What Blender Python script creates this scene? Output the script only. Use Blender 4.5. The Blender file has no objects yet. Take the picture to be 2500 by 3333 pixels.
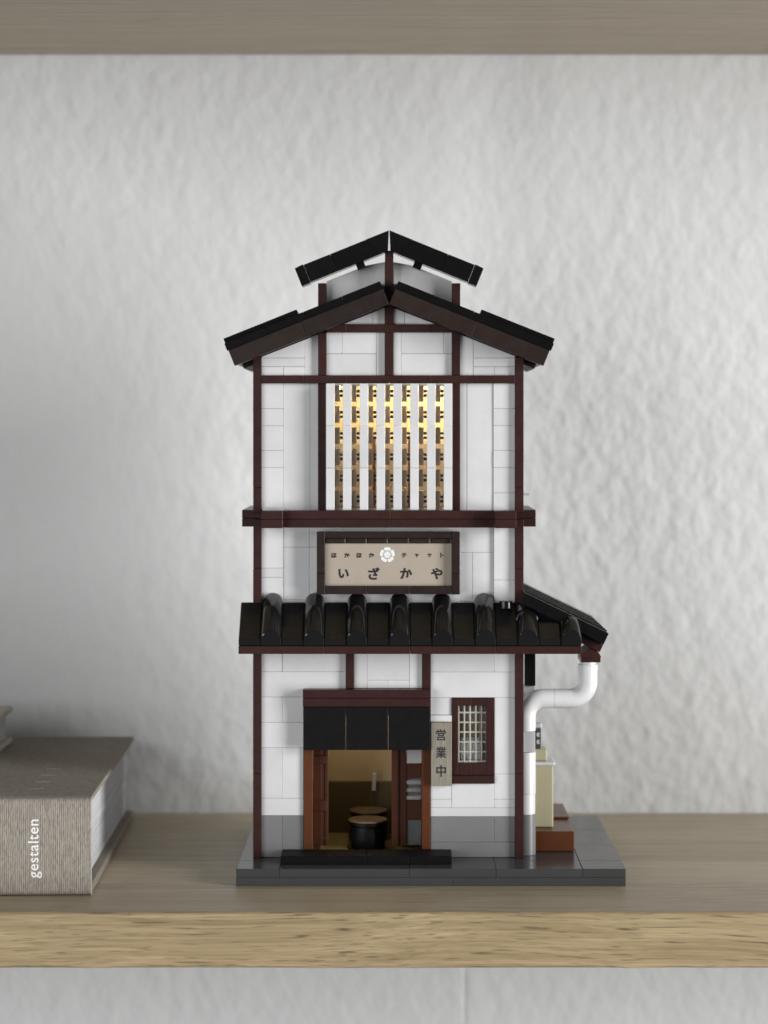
import bpy, bmesh, math, random
from mathutils import Vector, Matrix

random.seed(7)
S = bpy.context.scene
COL = S.collection
MM = 0.001

# ------------------------------------------------------------------ camera
cam_d = bpy.data.cameras.new('camera')
cam = bpy.data.objects.new('camera', cam_d)
COL.objects.link(cam)
cam.location = (0.0, -0.814, 0.1684)
cam.rotation_euler = (math.radians(90), 0, 0)
cam_d.sensor_fit = 'VERTICAL'
cam_d.sensor_height = 36.0
cam_d.lens = 77.5
cam_d.shift_x = -0.0120
cam_d.shift_y = -0.0799
cam_d.clip_start = 0.02
cam_d.clip_end = 20.0
cam_d.dof.use_dof = True
cam_d.dof.focus_distance = 0.814
cam_d.dof.aperture_fstop = 8.5
S.camera = cam

# ------------------------------------------------------------------ light
world = bpy.data.worlds.new('World')
S.world = world
world.use_nodes = True
bg = world.node_tree.nodes['Background']
bg.inputs[0].default_value = (0.93, 0.97, 1.0, 1)
bg.inputs[1].default_value = 0.07


def area_light(name, loc, target, sx, sy, power, col):
    d = bpy.data.lights.new(name, 'AREA')
    d.shape = 'RECTANGLE'
    d.size, d.size_y = sx, sy
    d.energy = power
    d.color = col
    o = bpy.data.objects.new(name, d)
    COL.objects.link(o)
    o.location = loc
    o.rotation_euler = (Vector(target) - Vector(loc)).to_track_quat('-Z', 'Y').to_euler()
    return o


# a window to the right of the camera, and an added fill from the left that lifts the shaded wall
area_light('window_light', (2.02, -0.93, 0.22), (0, 0.05, 0.15), 0.72, 1.5, 92.0, (1.0, 0.995, 0.985))
area_light('fill_light', (-1.7, -1.9, 0.22), (0, 0.1, 0.15), 1.8, 1.8, 46.0, (0.985, 0.99, 1.0))

S.view_settings.view_transform = 'Standard'
S.view_settings.look = 'None'
S.view_settings.exposure = 0.0
S.view_settings.gamma = 1.0
S.view_settings.use_curve_mapping = False
S.cycles.max_bounces = 8
S.cycles.use_denoising = True


# ------------------------------------------------------------------ materials
def nmat(name):
    m = bpy.data.materials.new(name)
    m.use_nodes = True
    nt = m.node_tree
    return m, nt, nt.nodes['Principled BSDF']


def N(nt, typ, **kw):
    n = nt.nodes.new(typ)
    for k, v in kw.items():
        if hasattr(n, k):
            setattr(n, k, v)
        else:
            n.inputs[k].default_value = v
    return n


def plastic(name, col, rough=0.28, var=0.05, bump=0.012, spec=0.5):
    """injection moulded plastic: slight tone change from piece to piece, faint waviness, dust and scuffs in the gloss"""
    m, nt, b = nmat(name)
    L = nt.links.new
    oi = N(nt, 'ShaderNodeObjectInfo')
    mr = N(nt, 'ShaderNodeMapRange')
    mr.inputs[3].default_value = 1 - var
    mr.inputs[4].default_value = 1 + var
    L(oi.outputs['Random'], mr.inputs[0])
    mx = N(nt, 'ShaderNodeMix', data_type='RGBA', blend_type='MULTIPLY')
    mx.inputs[0].default_value = 1
    mx.inputs[6].default_value = (*col, 1)
    L(mr.outputs[0], mx.inputs[7])
    tc = N(nt, 'ShaderNodeTexCoord')
    n0 = N(nt, 'ShaderNodeTexNoise')
    n0.inputs['Scale'].default_value = 75
    n0.inputs['Detail'].default_value = 6
    n0.inputs['Roughness'].default_value = .7
    ofs = N(nt, 'ShaderNodeVectorMath', operation='ADD')
    L(tc.outputs['Object'], ofs.inputs[0])
    L(oi.outputs['Random'], ofs.inputs[1])
    L(ofs.outputs[0], n0.inputs['Vector'])
    r0 = N(nt, 'ShaderNodeMapRange')
    r0.inputs[1].default_value = .3
    r0.inputs[2].default_value = .7
    r0.inputs[3].default_value = .93
    r0.inputs[4].default_value = 1.03
    L(n0.outputs[0], r0.inputs[0])
    mxs = N(nt, 'ShaderNodeMix', data_type='RGBA', blend_type='MULTIPLY')
    mxs.inputs[0].default_value = 1
    L(mx.outputs[2], mxs.inputs[6])
    L(r0.outputs[0], mxs.inputs[7])
    L(mxs.outputs[2], b.inputs['Base Color'])
    n1 = N(nt, 'ShaderNodeTexNoise')
    n1.inputs['Scale'].default_value = 260
    n1.inputs['Detail'].default_value = 5
    L(tc.outputs['Object'], n1.inputs['Vector'])
    r2 = N(nt, 'ShaderNodeMapRange')
    r2.inputs[1].default_value = .35
    r2.inputs[2].default_value = .7
    r2.inputs[3].default_value = rough * .92
    r2.inputs[4].default_value = rough * 1.15
    L(n1.outputs[0], r2.inputs[0])
    L(r2.outputs[0], b.inputs['Roughness'])
    n2 = N(nt, 'ShaderNodeTexNoise')
    n2.inputs['Scale'].default_value = 120
    n2.inputs['Detail'].default_value = 2
    L(tc.outputs['Object'], n2.inputs['Vector'])
    bp = N(nt, 'ShaderNodeBump')
    bp.inputs['Strength'].default_value = bump
    bp.inputs['Distance'].default_value = 0.001
    L(n2.outputs[0], bp.inputs['Height'])
    L(bp.outputs[0], b.inputs['Normal'])
    b.inputs['Specular IOR Level'].default_value = spec
    return m


M = {}
M['white'] = plastic('white_plastic', (.585, .585, .59), .34, .045)
M['brown'] = plastic('dark_brown_plastic', (.032, .0108, .0088), .36, .10, .008, .38)
M['umber'] = plastic('umber_plastic', (.017, .0095, .0075), .4, .10, .012, .35)
M['red_brown'] = plastic('reddish_brown_plastic', (.058, .0175, .008), .3, .08)
M['black'] = plastic('black_plastic', (.0045, .0045, .005), .22, .12, .02, .4)
M['roof_black'] = plastic('glossy_black_plastic', (.0075, .0075, .0080), .13, .12, .02, 1.0)
M['black_matte'] = plastic('black_cloth_plastic', (.0038, .0038, .0042), .5, .1, .0, .15)
M['grey'] = plastic('grey_plastic', (.17, .17, .175), .34, .04)
M['dark_grey'] = plastic('dark_grey_plastic', (.054, .055, .057), .2, .05, .02)
M['light_grey'] = plastic('light_grey_plastic', (.42, .42, .43), .3, .04)
M['tan'] = plastic('tan_plastic', (.38, .355, .235), .32, .04)
M['ochre'] = plastic('ochre_plastic', (.50, .41, .24), .4, .05)
M['taupe'] = plastic('taupe_plastic', (.40, .32, .24), .35, .08)
M['taupe_dark'] = plastic('dull_brown_plastic', (.30, .17, .12), .4, .05)
M['dim_lining'] = plastic('grey_brown_plastic', (.24, .19, .15), .4, .05)
M['room_cream'] = plastic('cream_wall_plastic', (.50, .39, .25), .4, .03)
M['terrace'] = plastic('rust_brown_plastic', (.085, .026, .009), .3, .05)
M['straw'] = plastic('straw_plastic', (.17, .13, .045), .5, .05)
M['olive'] = plastic('olive_brown_plastic', (.10, .075, .028), .4, .06)
M['sign'] = plastic('sign_face_beige', (.36, .31, .25), .4, .01)
M['ink'] = plastic('ink_print', (.012, .008, .016), .5, 0)
M['crest'] = plastic('white_print', (.78, .78, .78), .5, 0)
M['crest_grey'] = plastic('grey_print', (.42, .40, .38), .5, 0)
M['cream'] = plastic('cream_plastic', (.42, .40, .33), .35, .02)
M['round_tan'] = plastic('medium_tan_plastic', (.15, .10, .055), .45, .04)


def mat_board():
    m, nt, b = nmat('grey_wood_print')
    L = nt.links.new
    tc = N(nt, 'ShaderNodeTexCoord')
    mp = N(nt, 'ShaderNodeMapping')
    mp.inputs['Scale'].default_value = (2200, 1, 90)
    L(tc.outputs['Object'], mp.inputs[0])
    n = N(nt, 'ShaderNodeTexNoise')
    n.inputs['Scale'].default_value = 1
    n.inputs['Detail'].default_value = 3
    L(mp.outputs[0], n.inputs['Vector'])
    cr = N(nt, 'ShaderNodeValToRGB')
    cr.color_ramp.elements[0].position = .3
    cr.color_ramp.elements[0].color = (.17, .15, .12, 1)
    cr.color_ramp.elements[1].position = .7
    cr.color_ramp.elements[1].color = (.27, .245, .20, 1)
    L(n.outputs[0], cr.inputs[0])
    L(cr.outputs[0], b.inputs['Base Color'])
    b.inputs['Roughness'].default_value = .4
    return m


M['board'] = mat_board()
M['frost'] = plastic('frosted_plastic', (.80, .81, .85), .3, .05)


def mat_glass(name, col, alpha):
    m, nt, b = nmat(name)
    b.inputs['Base Color'].default_value = (*col, 1)
    b.inputs['Roughness'].default_value = .12
    b.inputs['Transmission Weight'].default_value = alpha
    b.inputs['IOR'].default_value = 1.12
    return m


M['glass'] = mat_glass('clear_plastic', (.86, .88, .9), .92)
M['milky'] = mat_glass('milky_clear_plastic', (.75, .77, .82), .45)


def mat_wood(name, a, bcol, c, pore=.55, seed=0.0, rough=.55, scale=1.0):
    """oak: long grain bands along x, fine fibres, short dark pores"""
    m, nt, b = nmat(name)
    L = nt.links.new
    tc = N(nt, 'ShaderNodeTexCoord')
    oi = N(nt, 'ShaderNodeObjectInfo')
    mul = N(nt, 'ShaderNodeMath', operation='MULTIPLY')
    L(oi.outputs['Random'], mul.inputs[0])
    mul.inputs[1].default_value = 3.0
    add = N(nt, 'ShaderNodeVectorMath', operation='ADD')
    L(tc.outputs['Object'], add.inputs[0])
    L(mul.outputs[0], add.inputs[1])
    # slow wander of the grain direction
    nw = N(nt, 'ShaderNodeTexNoise')
    nw.inputs['Scale'].default_value = 7
    nw.inputs['Detail'].default_value = 1
    L(add.outputs[0], nw.inputs['Vector'])
    sub = N(nt, 'ShaderNodeVectorMath', operation='SUBTRACT')
    L(nw.outputs['Color'], sub.inputs[0])
    sub.inputs[1].default_value = (.5, .5, .5)
    sc = N(nt, 'ShaderNodeVectorMath', operation='SCALE')
    sc.inputs['Scale'].default_value = .014
    L(sub.outputs[0], sc.inputs[0])
    add2 = N(nt, 'ShaderNodeVectorMath', operation='ADD')
    L(add.outputs[0], add2.inputs[0])
    L(sc.outputs[0], add2.inputs[1])

    def stretched(sx, sy, detail, rgh=.6):
        mp = N(nt, 'ShaderNodeMapping')
        mp.inputs['Scale'].default_value = (sx, sy, sy)
        L(add2.outputs[0], mp.inputs[0])
        n = N(nt, 'ShaderNodeTexNoise')
        n.inputs['Scale'].default_value = 1
        n.inputs['Detail'].default_value = detail
        n.inputs['Roughness'].default_value = rgh
        L(mp.outputs[0], n.inputs['Vector'])
        return n
    band = stretched(5 * scale, 520 * scale, 5)
    fib = stretched(16 * scale, 1900 * scale, 2)
    por = stretched(60 * scale, 1900 * scale, 1.5, .5)
    cr = N(nt, 'ShaderNodeValToRGB')
    cr.color_ramp.elements[0].position = .30
    cr.color_ramp.elements[0].color = (*a, 1)
    cr.color_ramp.elements[1].position = .70
    cr.color_ramp.elements[1].color = (*bcol, 1)
    L(band.outputs[0], cr.inputs[0])
    f2 = N(nt, 'ShaderNodeMapRange')
    f2.inputs[1].default_value = .3
    f2.inputs[2].default_value = .7
    f2.inputs[3].default_value = .84
    f2.inputs[4].default_value = 1.14
    L(fib.outputs[0], f2.inputs[0])
    mx = N(nt, 'ShaderNodeMix', data_type='RGBA', blend_type='MULTIPLY')
    mx.inputs[0].default_value = 1
    L(cr.outputs[0], mx.inputs[6])
    L(f2.outputs[0], mx.inputs[7])
    p2 = N(nt, 'ShaderNodeMapRange')
    p2.inputs[1].default_value = .60
    p2.inputs[2].default_value = .72
    p2.inputs[3].default_value = 0
    p2.inputs[4].default_value = pore
    L(por.outputs[0], p2.inputs[0])
    mx2 = N(nt, 'ShaderNodeMix', data_type='RGBA')
    L(p2.outputs[0], mx2.inputs[0])
    L(mx.outputs[2], mx2.inputs[6])
    mx2.inputs[7].default_value = (*c, 1)
    # tone of each stave
    tv = N(nt, 'ShaderNodeMapRange')
    tv.inputs[3].default_value = .9
    tv.inputs[4].default_value = 1.08
    L(oi.outputs['Random'], tv.inputs[0])
    mx3 = N(nt, 'ShaderNodeMix', data_type='RGBA', blend_type='MULTIPLY')
    mx3.inputs[0].default_value = 1
    L(mx2.outputs[2], mx3.inputs[6])
    L(tv.outputs[0], mx3.inputs[7])
    L(mx3.outputs[2], b.inputs['Base Color'])
    b.inputs['Roughness'].default_value = rough
    b.inputs['Specular IOR Level'].default_value = .35
    mm = N(nt, 'ShaderNodeMath', operation='SUBTRACT')
    L(fib.outputs[0], mm.inputs[0])
    L(p2.outputs[0], mm.inputs[1])
    bp = N(nt, 'ShaderNodeBump')
    bp.inputs['Strength'].default_value = .35
    bp.inputs['Distance'].default_value = .0004
    L(mm.outputs[0], bp.inputs['Height'])
    L(bp.outputs[0], b.inputs['Normal'])
    return m


M['oak'] = mat_wood('oak', (.235, .172, .090), (.405, .312, .180), (.085, .056, .030), pore=.85)
M['oak_top'] = mat_wood('oak_brightened', (.30, .245, .165), (.45, .375, .265), (.20, .155, .11), pore=.5, rough=.42)  # lighter copy of the oak: brightness of the flat faces put into colour


def mat_wall():
    m, nt, b = nmat('rough_white_plaster')
    L = nt.links.new
    tc = N(nt, 'ShaderNodeTexCoord')
    mp = N(nt, 'ShaderNodeMapping')
    mp.inputs['Rotation'].default_value = (0, math.radians(32), 0)
    mp.inputs['Scale'].default_value = (1, 1, .8)
    L(tc.outputs['Object'], mp.inputs[0])
    n1 = N(nt, 'ShaderNodeTexNoise')
    n1.inputs['Scale'].default_value = 150
    n1.inputs['Detail'].default_value = .8
    n1.inputs['Roughness'].default_value = .55
    L(mp.outputs[0], n1.inputs['Vector'])
    n2 = N(nt, 'ShaderNodeTexNoise')
    n2.inputs['Scale'].default_value = 34
    n2.inputs['Detail'].default_value = 3
    L(mp.outputs[0], n2.inputs['Vector'])
    ad = N(nt, 'ShaderNodeMath', operation='MULTIPLY_ADD')
    L(n2.outputs[0], ad.inputs[0])
    ad.inputs[1].default_value = .8
    L(n1.outputs[0], ad.inputs[2])
    bp = N(nt, 'ShaderNodeBump')
    bp.inputs['Strength'].default_value = .9
    bp.inputs['Distance'].default_value = .0010
    L(ad.outputs[0], bp.inputs['Height'])
    L(bp.outputs[0], b.inputs['Normal'])
    b.inputs['Base Color'].default_value = (.55, .555, .555, 1)
    b.inputs['Roughness'].default_value = .9
    b.inputs['Specular IOR Level'].default_value = .15
    return m


M['plaster'] = mat_wall()


def mat_linen(name, dark, light, ribs=True):
    m, nt, b = nmat(name)
    L = nt.links.new
    tc = N(nt, 'ShaderNodeTexCoord')
    mp = N(nt, 'ShaderNodeMapping')
    mp.inputs['Scale'].default_value = (2100, 420, 420) if ribs else (700, 700, 700)
    L(tc.outputs['Object'], mp.inputs[0])
    n = N(nt, 'ShaderNodeTexNoise')
    n.inputs['Scale'].default_value = 1
    n.inputs['Detail'].default_value = 3
    L(mp.outputs[0], n.inputs['Vector'])
    w = N(nt, 'ShaderNodeTexWave')
    w.inputs['Scale'].default_value = 460
    w.inputs['Distortion'].default_value = .9
    w.inputs['Detail'].default_value = 2
    w.inputs['Detail Scale'].default_value = .6
    L(tc.outputs['Object'], w.inputs['Vector'])
    mx = N(nt, 'ShaderNodeMath', operation='MULTIPLY_ADD')
    L(w.outputs[1], mx.inputs[0])
    mx.inputs[1].default_value = .45 if ribs else .08
    L(n.outputs[0], mx.inputs[2])
    cr = N(nt, 'ShaderNodeValToRGB')
    cr.color_ramp.elements[0].position = .36
    cr.color_ramp.elements[0].color = (*dark, 1)
    cr.color_ramp.elements[1].position = 1.0 if ribs else .75
    cr.color_ramp.elements[1].color = (*light, 1)
    L(mx.outputs[0], cr.inputs[0])
    L(cr.outputs[0], b.inputs['Base Color'])
    bp = N(nt, 'ShaderNodeBump')
    bp.inputs['Strength'].default_value = .5
    bp.inputs['Distance'].default_value = .0003
    L(mx.outputs[0], bp.inputs['Height'])
    L(bp.outputs[0], b.inputs['Normal'])
    b.inputs['Roughness'].default_value = .85
    b.inputs['Specular IOR Level'].default_value = .2
    return m


M['linen'] = mat_linen('ribbed_linen', (.135, .118, .098), (.36, .325, .28))
M['linen_top'] = mat_linen('linen_cover', (.17, .15, .12), (.25, .225, .185), False)
M['paper_cover'] = mat_linen('pale_card', (.36, .32, .26), (.5, .46, .39), False)


def mat_pages():
    m, nt, b = nmat('page_edges')
    L = nt.links.new
    tc = N(nt, 'ShaderNodeTexCoord')
    mp = N(nt, 'ShaderNodeMapping')
    mp.inputs['Scale'].default_value = (8, 8, 2600)
    L(tc.outputs['Object'], mp.inputs[0])
    n = N(nt, 'ShaderNodeTexNoise')
    n.inputs['Scale'].default_value = 1
    n.inputs['Detail'].default_value = 2
    L(mp.outputs[0], n.inputs['Vector'])
    cr = N(nt, 'ShaderNodeValToRGB')
    cr.color_ramp.elements[0].position = .3
    cr.color_ramp.elements[0].color = (.32, .33, .35, 1)
    cr.color_ramp.elements[1].position = .7
    cr.color_ramp.elements[1].color = (.52, .52, .525, 1)
    L(n.outputs[0], cr.inputs[0])
    L(cr.outputs[0], b.inputs['Base Color'])
    b.inputs['Roughness'].default_value = .8
    return m


M['pages'] = mat_pages()


def mat_emit(name, col, s):
    m, nt, b = nmat(name)
    b.inputs['Base Color'].default_value = (*col, 1)
    b.inputs['Emission Color'].default_value = (*col, 1)
    b.inputs['Emission Strength'].default_value = s
    return m


M['led'] = mat_emit('warm_led', (1, .74, .32), 9)


# ------------------------------------------------------------------ geometry helpers (all lengths in mm)
ORG = {}          # world origin (mm) of every object made here
CACHE = {}


def link(name, mesh, mat, origin, parent=None):
    o = bpy.data.objects.new(name, mesh)
    if mesh is not None and mat is not None and not mesh.materials:
        mesh.materials.append(M[mat])
    COL.objects.link(o)
    ORG[o.name] = Vector(origin)
    if parent is not None:
        o.parent = parent
        o.location = (Vector(origin) - ORG[parent.name]) * MM
    else:
        o.location = Vector(origin) * MM
    return o


def tag(o, label=None, cat=None, group=None, kind=None):
    for k, v in (('label', label), ('category', cat), ('group', group), ('kind', kind)):
        if v:
            o[k] = v
    return o


def empty(name, origin, label, cat, group=None):
    o = link(name, None, None, origin)
    o.empty_display_size = .01
    return tag(o, label, cat, group)


def add_box(bm, x0, x1, y0, y1, z0, z1, bev=0.0, org=(0, 0, 0)):
    r = bmesh.ops.create_cube(bm, size=1.0)
    vs = r['verts']
    c = Vector(((x0 + x1) / 2, (y0 + y1) / 2, (z0 + z1) / 2)) - Vector(org)
    for v in vs:
        v.co = Vector((v.co.x * abs(x1 - x0), v.co.y * abs(y1 - y0), v.co.z * abs(z1 - z0))) + c
    if bev > 0:
        es = list({e for v in vs for e in v.link_edges})
        bmesh.ops.bevel(bm, geom=es, offset=bev, segments=1, profile=.5, affect='EDGES')


def finish(bm, smooth_angle=None):
    bmesh.ops.recalc_face_normals(bm, faces=bm.faces[:])
    for v in bm.verts:
        v.co *= MM
    me = bpy.data.meshes.new('mesh')
    bm.to_mesh(me)
    bm.free()
    if smooth_angle:
        me.polygons.foreach_set('use_smooth', [True] * len(me.polygons))
        me.set_sharp_from_angle(angle=math.radians(smooth_angle))
    return me


def box(name, x0, x1, y0, y1, z0, z1, mat, parent=None, bev=.14):
    """one bevelled block; alike blocks share their mesh"""
    key = (round(abs(x1 - x0), 3), round(abs(y1 - y0), 3), round(abs(z1 - z0), 3), mat, bev)
    o = ((x0 + x1) / 2, (y0 + y1) / 2, (z0 + z1) / 2)
    if key not in CACHE:
        bm = bmesh.new()
        b = min(bev, .3 * min(key[:3]))
        add_box(bm, x0, x1, y0, y1, z0, z1, b, o)
        CACHE[key] = finish(bm)
    return link(name, CACHE[key], mat, o, parent)


def boxes(name, lst, mat, parent=None, bev=.0, origin=None):
    """several blocks that are one part"""
    if origin is None:
        a = lst[0]
        origin = ((a[0] + a[1]) / 2, (a[2] + a[3]) / 2, (a[4] + a[5]) / 2)
    bm = bmesh.new()
    for a in lst:
        add_box(bm, *a, bev, origin)
    return link(name, finish(bm), mat, origin, parent)


def prism(name, poly, y0, y1, mat, parent=None, bev=.14, shear=None):
    """polygon in the x-z plane, extruded from y0 to y1"""
    cx = sum(p[0] for p in poly) / len(poly)
    cz = sum(p[1] for p in poly) / len(poly)
    o = (cx, (y0 + y1) / 2, cz)
    bm = bmesh.new()
    f = [bm.verts.new((p[0] - cx, y0 - o[1], p[1] - cz)) for p in poly]
    k = [bm.verts.new((p[0] - cx, y1 - o[1], p[1] - cz)) for p in poly]
    bm.faces.new(f)
    bm.faces.new(k[::-1])
    n = len(poly)
    for i in range(n):
        bm.faces.new((f[i], k[i], k[(i + 1) % n], f[(i + 1) % n]))
    bmesh.ops.recalc_face_normals(bm, faces=bm.faces[:])
    if bev:
        bmesh.ops.bevel(bm, geom=bm.edges[:], offset=bev, segments=1, profile=.5, affect='EDGES')
    return link(name, finish(bm), mat, o, parent)


def profile_x(name, poly, x0, x1, mat, parent=None, bev=.14):
    """polygon in the y-z plane, extruded from x0 to x1"""
    cy = sum(p[0] for p in poly) / len(poly)
    cz = sum(p[1] for p in poly) / len(poly)
    o = ((x0 + x1) / 2, cy, cz)
    key = ('px', tuple((round(p[0] - cy, 3), round(p[1] - cz, 3)) for p in poly), round(x1 - x0, 3), mat, bev)
    if key not in CACHE:
        bm = bmesh.new()
        f = [bm.verts.new((x0 - o[0], p[0] - cy, p[1] - cz)) for p in poly]
        k = [bm.verts.new((x1 - o[0], p[0] - cy, p[1] - cz)) for p in poly]
        bm.faces.new(f)
        bm.faces.new(k[::-1])
        n = len(poly)
        for i in range(n):
            bm.faces.new((f[i], k[i], k[(i + 1) % n], f[(i + 1) % n]))
        bmesh.ops.recalc_face_normals(bm, faces=bm.faces[:])
        if bev:
            bmesh.ops.bevel(bm, geom=bm.edges[:], offset=bev, segments=1, profile=.5, affect='EDGES')
        CACHE[key] = finish(bm)
    return link(name, CACHE[key], mat, o, parent)


def lathe(name, prof, cx, cy, z0, mat, parent=None, seg=40):
    """profile of (radius, height) turned about the vertical through cx, cy"""
    bm = bmesh.new()
    rings = []
    for r, z in prof:
        if r < 1e-6:
            rings.append([bm.verts.new((0, 0, z))])
        else:
            rings.append([bm.verts.new((r * math.cos(2 * math.pi * i / seg), r * math.sin(2 * math.pi * i / seg), z)) for i in range(seg)])
    for a, b in zip(rings, rings[1:]):
        for i in range(seg):
            j = (i + 1) % seg
            if len(a) == 1:
                bm.faces.new((a[0], b[i], b[j]))
            elif len(b) == 1:
                bm.faces.new((a[i], a[j], b[0]))
            else:
                bm.faces.new((a[i], a[j], b[j], b[i]))
    return link(name, finish(bm, 35), mat, (cx, cy, z0), parent)


def tube(name, pts, r, mat, parent=None, seg=32, inner=None):
    """round pipe through points (mm), capped"""
    o = Vector(pts[0])
    bm = bmesh.new()
    P = [Vector(p) for p in pts]
    rings = []
    for i, p in enumerate(P):
        t = (P[min(i + 1, len(P) - 1)] - P[max(i - 1, 0)]).normalized()
        up = Vector((0, 1, 0))
        a = t.cross(up).normalized()
        bb = a.cross(t).normalized()
        rings.append([bm.verts.new(p - o + r * (math.cos(2 * math.pi * k / seg) * a + math.sin(2 * math.pi * k / seg) * bb)) for k in range(seg)])
    for A, B in zip(rings, rings[1:]):
        for k in range(seg):
            bm.faces.new((A[k], A[(k + 1) % seg], B[(k + 1) % seg], B[k]))
    bm.faces.new(rings[0][::-1])
    bm.faces.new(rings[-1])
    return link(name, finish(bm, 40), mat, o, parent)


def text_mesh(body, size, mat, name, parent, origin, fit=None, bold=0.0, rot=None, squeeze=1.0, spacing=1.0):
    """flat lettering standing in the x-z plane, facing -y; fit = height in mm of the whole string's ink"""
    c = bpy.data.curves.new('lettering', 'FONT')
    c.body = body
    c.size = 1.0
    c.offset = bold
    c.resolution_u = 4
    c.space_character = spacing
    t = bpy.data.objects.new('lettering', c)
    COL.objects.link(t)
    dg = bpy.context.evaluated_depsgraph_get()
    me = bpy.data.meshes.new_from_object(t.evaluated_get(dg))
    bpy.data.objects.remove(t)
    me.materials.clear()
    xs = [v.co.x for v in me.vertices]
    ys = [v.co.y for v in me.vertices]
    mx, my = (min(xs) + max(xs)) / 2, (min(ys) + max(ys)) / 2
    w, h = max(xs) - min(xs), max(ys) - min(ys)
    k = (fit / h) if fit else size
    for v in me.vertices:
        x, y = (v.co.x - mx) * k * squeeze, (v.co.y - my) * k
        if rot:
            x, y = x * math.cos(rot) - y * math.sin(rot), x * math.sin(rot) + y * math.cos(rot)
        v.co = Vector((x, 0, y)) * MM
    return link(name, me, mat, origin, parent)


# ------------------------------------------------------------------ the setting: wall and shelves
WALL_Y = 156.0


def build_wall():
    bm = bmesh.new()
    nz = 90
    xs = sorted([-900 + 11.25 * i for i in range(161)] + [27, 28, 29, 29.6, 30, 30.4, 31, 32])
    nx = len(xs) - 1
    x0, x1, z0, z1 = -900, 900, -500, 900
    g = []
    for j in range(nz + 1):
        row = []
        for i in range(nx + 1):
            x = xs[i]
            z = z0 + (z1 - z0) * j / nz
            # relief shaped to shade a soft dark band down the wall, with a slight swell
            d = 1.7 * math.exp(-((x - 46 - .06 * (z - 330)) / 15) ** 2) * (1 / (1 + math.exp(-(z - 215) / 32)))
            d += .5 * math.sin(x * .021 + .9) * math.sin(z * .013 + .4)
            d += .35 * math.exp(-((x - 30) / .8) ** 2) if z < 40 else 0      # open joint between two sheets of wallpaper
            row.append(bm.verts.new((x, WALL_Y + d, z)))
        g.append(row)
    for j in range(nz):
        for i in range(nx):
            bm.faces.new((g[j][i], g[j][i + 1], g[j + 1][i + 1], g[j + 1][i]))
    for f in bm.faces:
        f.smooth = True
    bmesh.ops.recalc_face_normals(bm, faces=bm.faces[:])
    for v in bm.verts:
        v.co *= MM
    me = bpy.data.meshes.new('wall')
    bm.to_mesh(me)
    bm.free()
    me.polygons.foreach_set('use_smooth', [True] * len(me.polygons))
    o = link('wall', me, 'plaster', (0, 0, 0))
    tag(o, kind='structure')


build_wall()


def stave(name, x0, x1, y0, y1, z0, z1, mat, parent, rough_edge=False):
    """a glued oak stave; the front one has its lower and upper arris worn uneven"""
    o = ((x0 + x1) / 2, (y0 + y1) / 2, (z0 + z1) / 2)
    bm = bmesh.new()
    if not rough_edge:
        add_box(bm, x0, x1, y0, y1, z0, z1, .1, o)
    else:
        n = 260
        rnd = random.Random(3)
        prev = None
        w1 = w2 = 0
        for i in range(n + 1):
            x = x0 + (x1 - x0) * i / n
            w1 = .7 * w1 + rnd.uniform(-.22, .22)
            w2 = .75 * w2 + rnd.uniform(-.2, .2)
            t, b = .7 + w1, .5 + w2
            t, b = max(.15, t), max(.12, b)
            sec = [(y1, z0), (y0 + b, z0), (y0, z0 + b * 1.2), (y0 + .12 * math.sin(i * .3), (z0 + z1) / 2),
                   (y0, z1 - t * .8), (y0 + t, z1), (y1, z1)]
            ring = [bm.verts.new((x - o[0], y - o[1], z - o[2])) for y, z in sec]
            if prev:
                for k in range(len(ring)):
                    j = (k + 1) % len(ring)
                    bm.faces.new((prev[k], prev[j], ring[j], ring[k]))
            else:
                bm.faces.new(ring)
            prev = ring
        bm.faces.new(prev[::-1])
    return link(name, finish(bm), mat, o, parent)


def shelf(origin, zb, zt, cuts, label, rough):
    t = empty('oak_shelf', origin, label, 'shelf', 'oak wall shelves')
    for i, (a, b) in enumerate(zip(cuts, cuts[1:])):
        stave('stave', -470, 470, a + (.02 if i else 0), b - .02, zb, zt, 'oak' if i == 0 else 'oak_top', t, rough and i == 0)
    return t


shelf((0, 55, -19.2), -19.2, 0, (-45, -43.2, 6, 48, 92, 155.2), 'oak shelf carrying the toy house and the books', True)
shelf((0, 55, 333.5), 333.5, 353, (-45, 10, 67, 92, 155.2), 'oak shelf overhead, seen from below above the toy house', False)

# ------------------------------------------------------------------ the toy house
H = empty('toy_house', (12.8, 56, 0), 'white and dark brown brick-built Japanese tavern model with black tiled roofs', 'toy house')

BX0, BX1 = -59.2, 84.8
LX, RX = -54.2, 48.2         # outer edges of corner posts
FY = 22.0                    # front of the white wall pieces
HY1 = 72.0                   # back of the house


def rects(name, parent, lst, y0, y1, mat, g=.035):
    for a in lst:
        dy = random.uniform(-.07, .07)
        box(name, a[0] + g, a[1] - g, y0 + dy + (a[4] if len(a) > 4 else 0), y1, a[2] + g, a[3] - g, mat, parent, .09)


# baseplate in two layers
base = box('baseboard', BX0 + .3, BX1 - .3, .3, 111.7, 0.05, 6.0, 'dark_grey', H, .05)
for x0, x1 in ((BX0, 20.8), (20.8, BX1)):
    box('plate', x0 + .04, x1 - .04, 0, 112, 0, 3.17, 'dark_grey', base, .13)
rows = [(0, 16), (16, 48), (48, 80), (80, 112)]
cols = [(BX0, -43.2), (-43.2, 4.8), (4.8, 36.8), (36.8, 68.8), (68.8, BX1)]
for a, b in rows:
    for c, d in cols:
        z = random.uniform(-.04, .03)
        box('tile', c + .05, d - .05, a + .04, b - .04, 3.23, 6.4 + z, 'dark_grey', base, .16)
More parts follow.
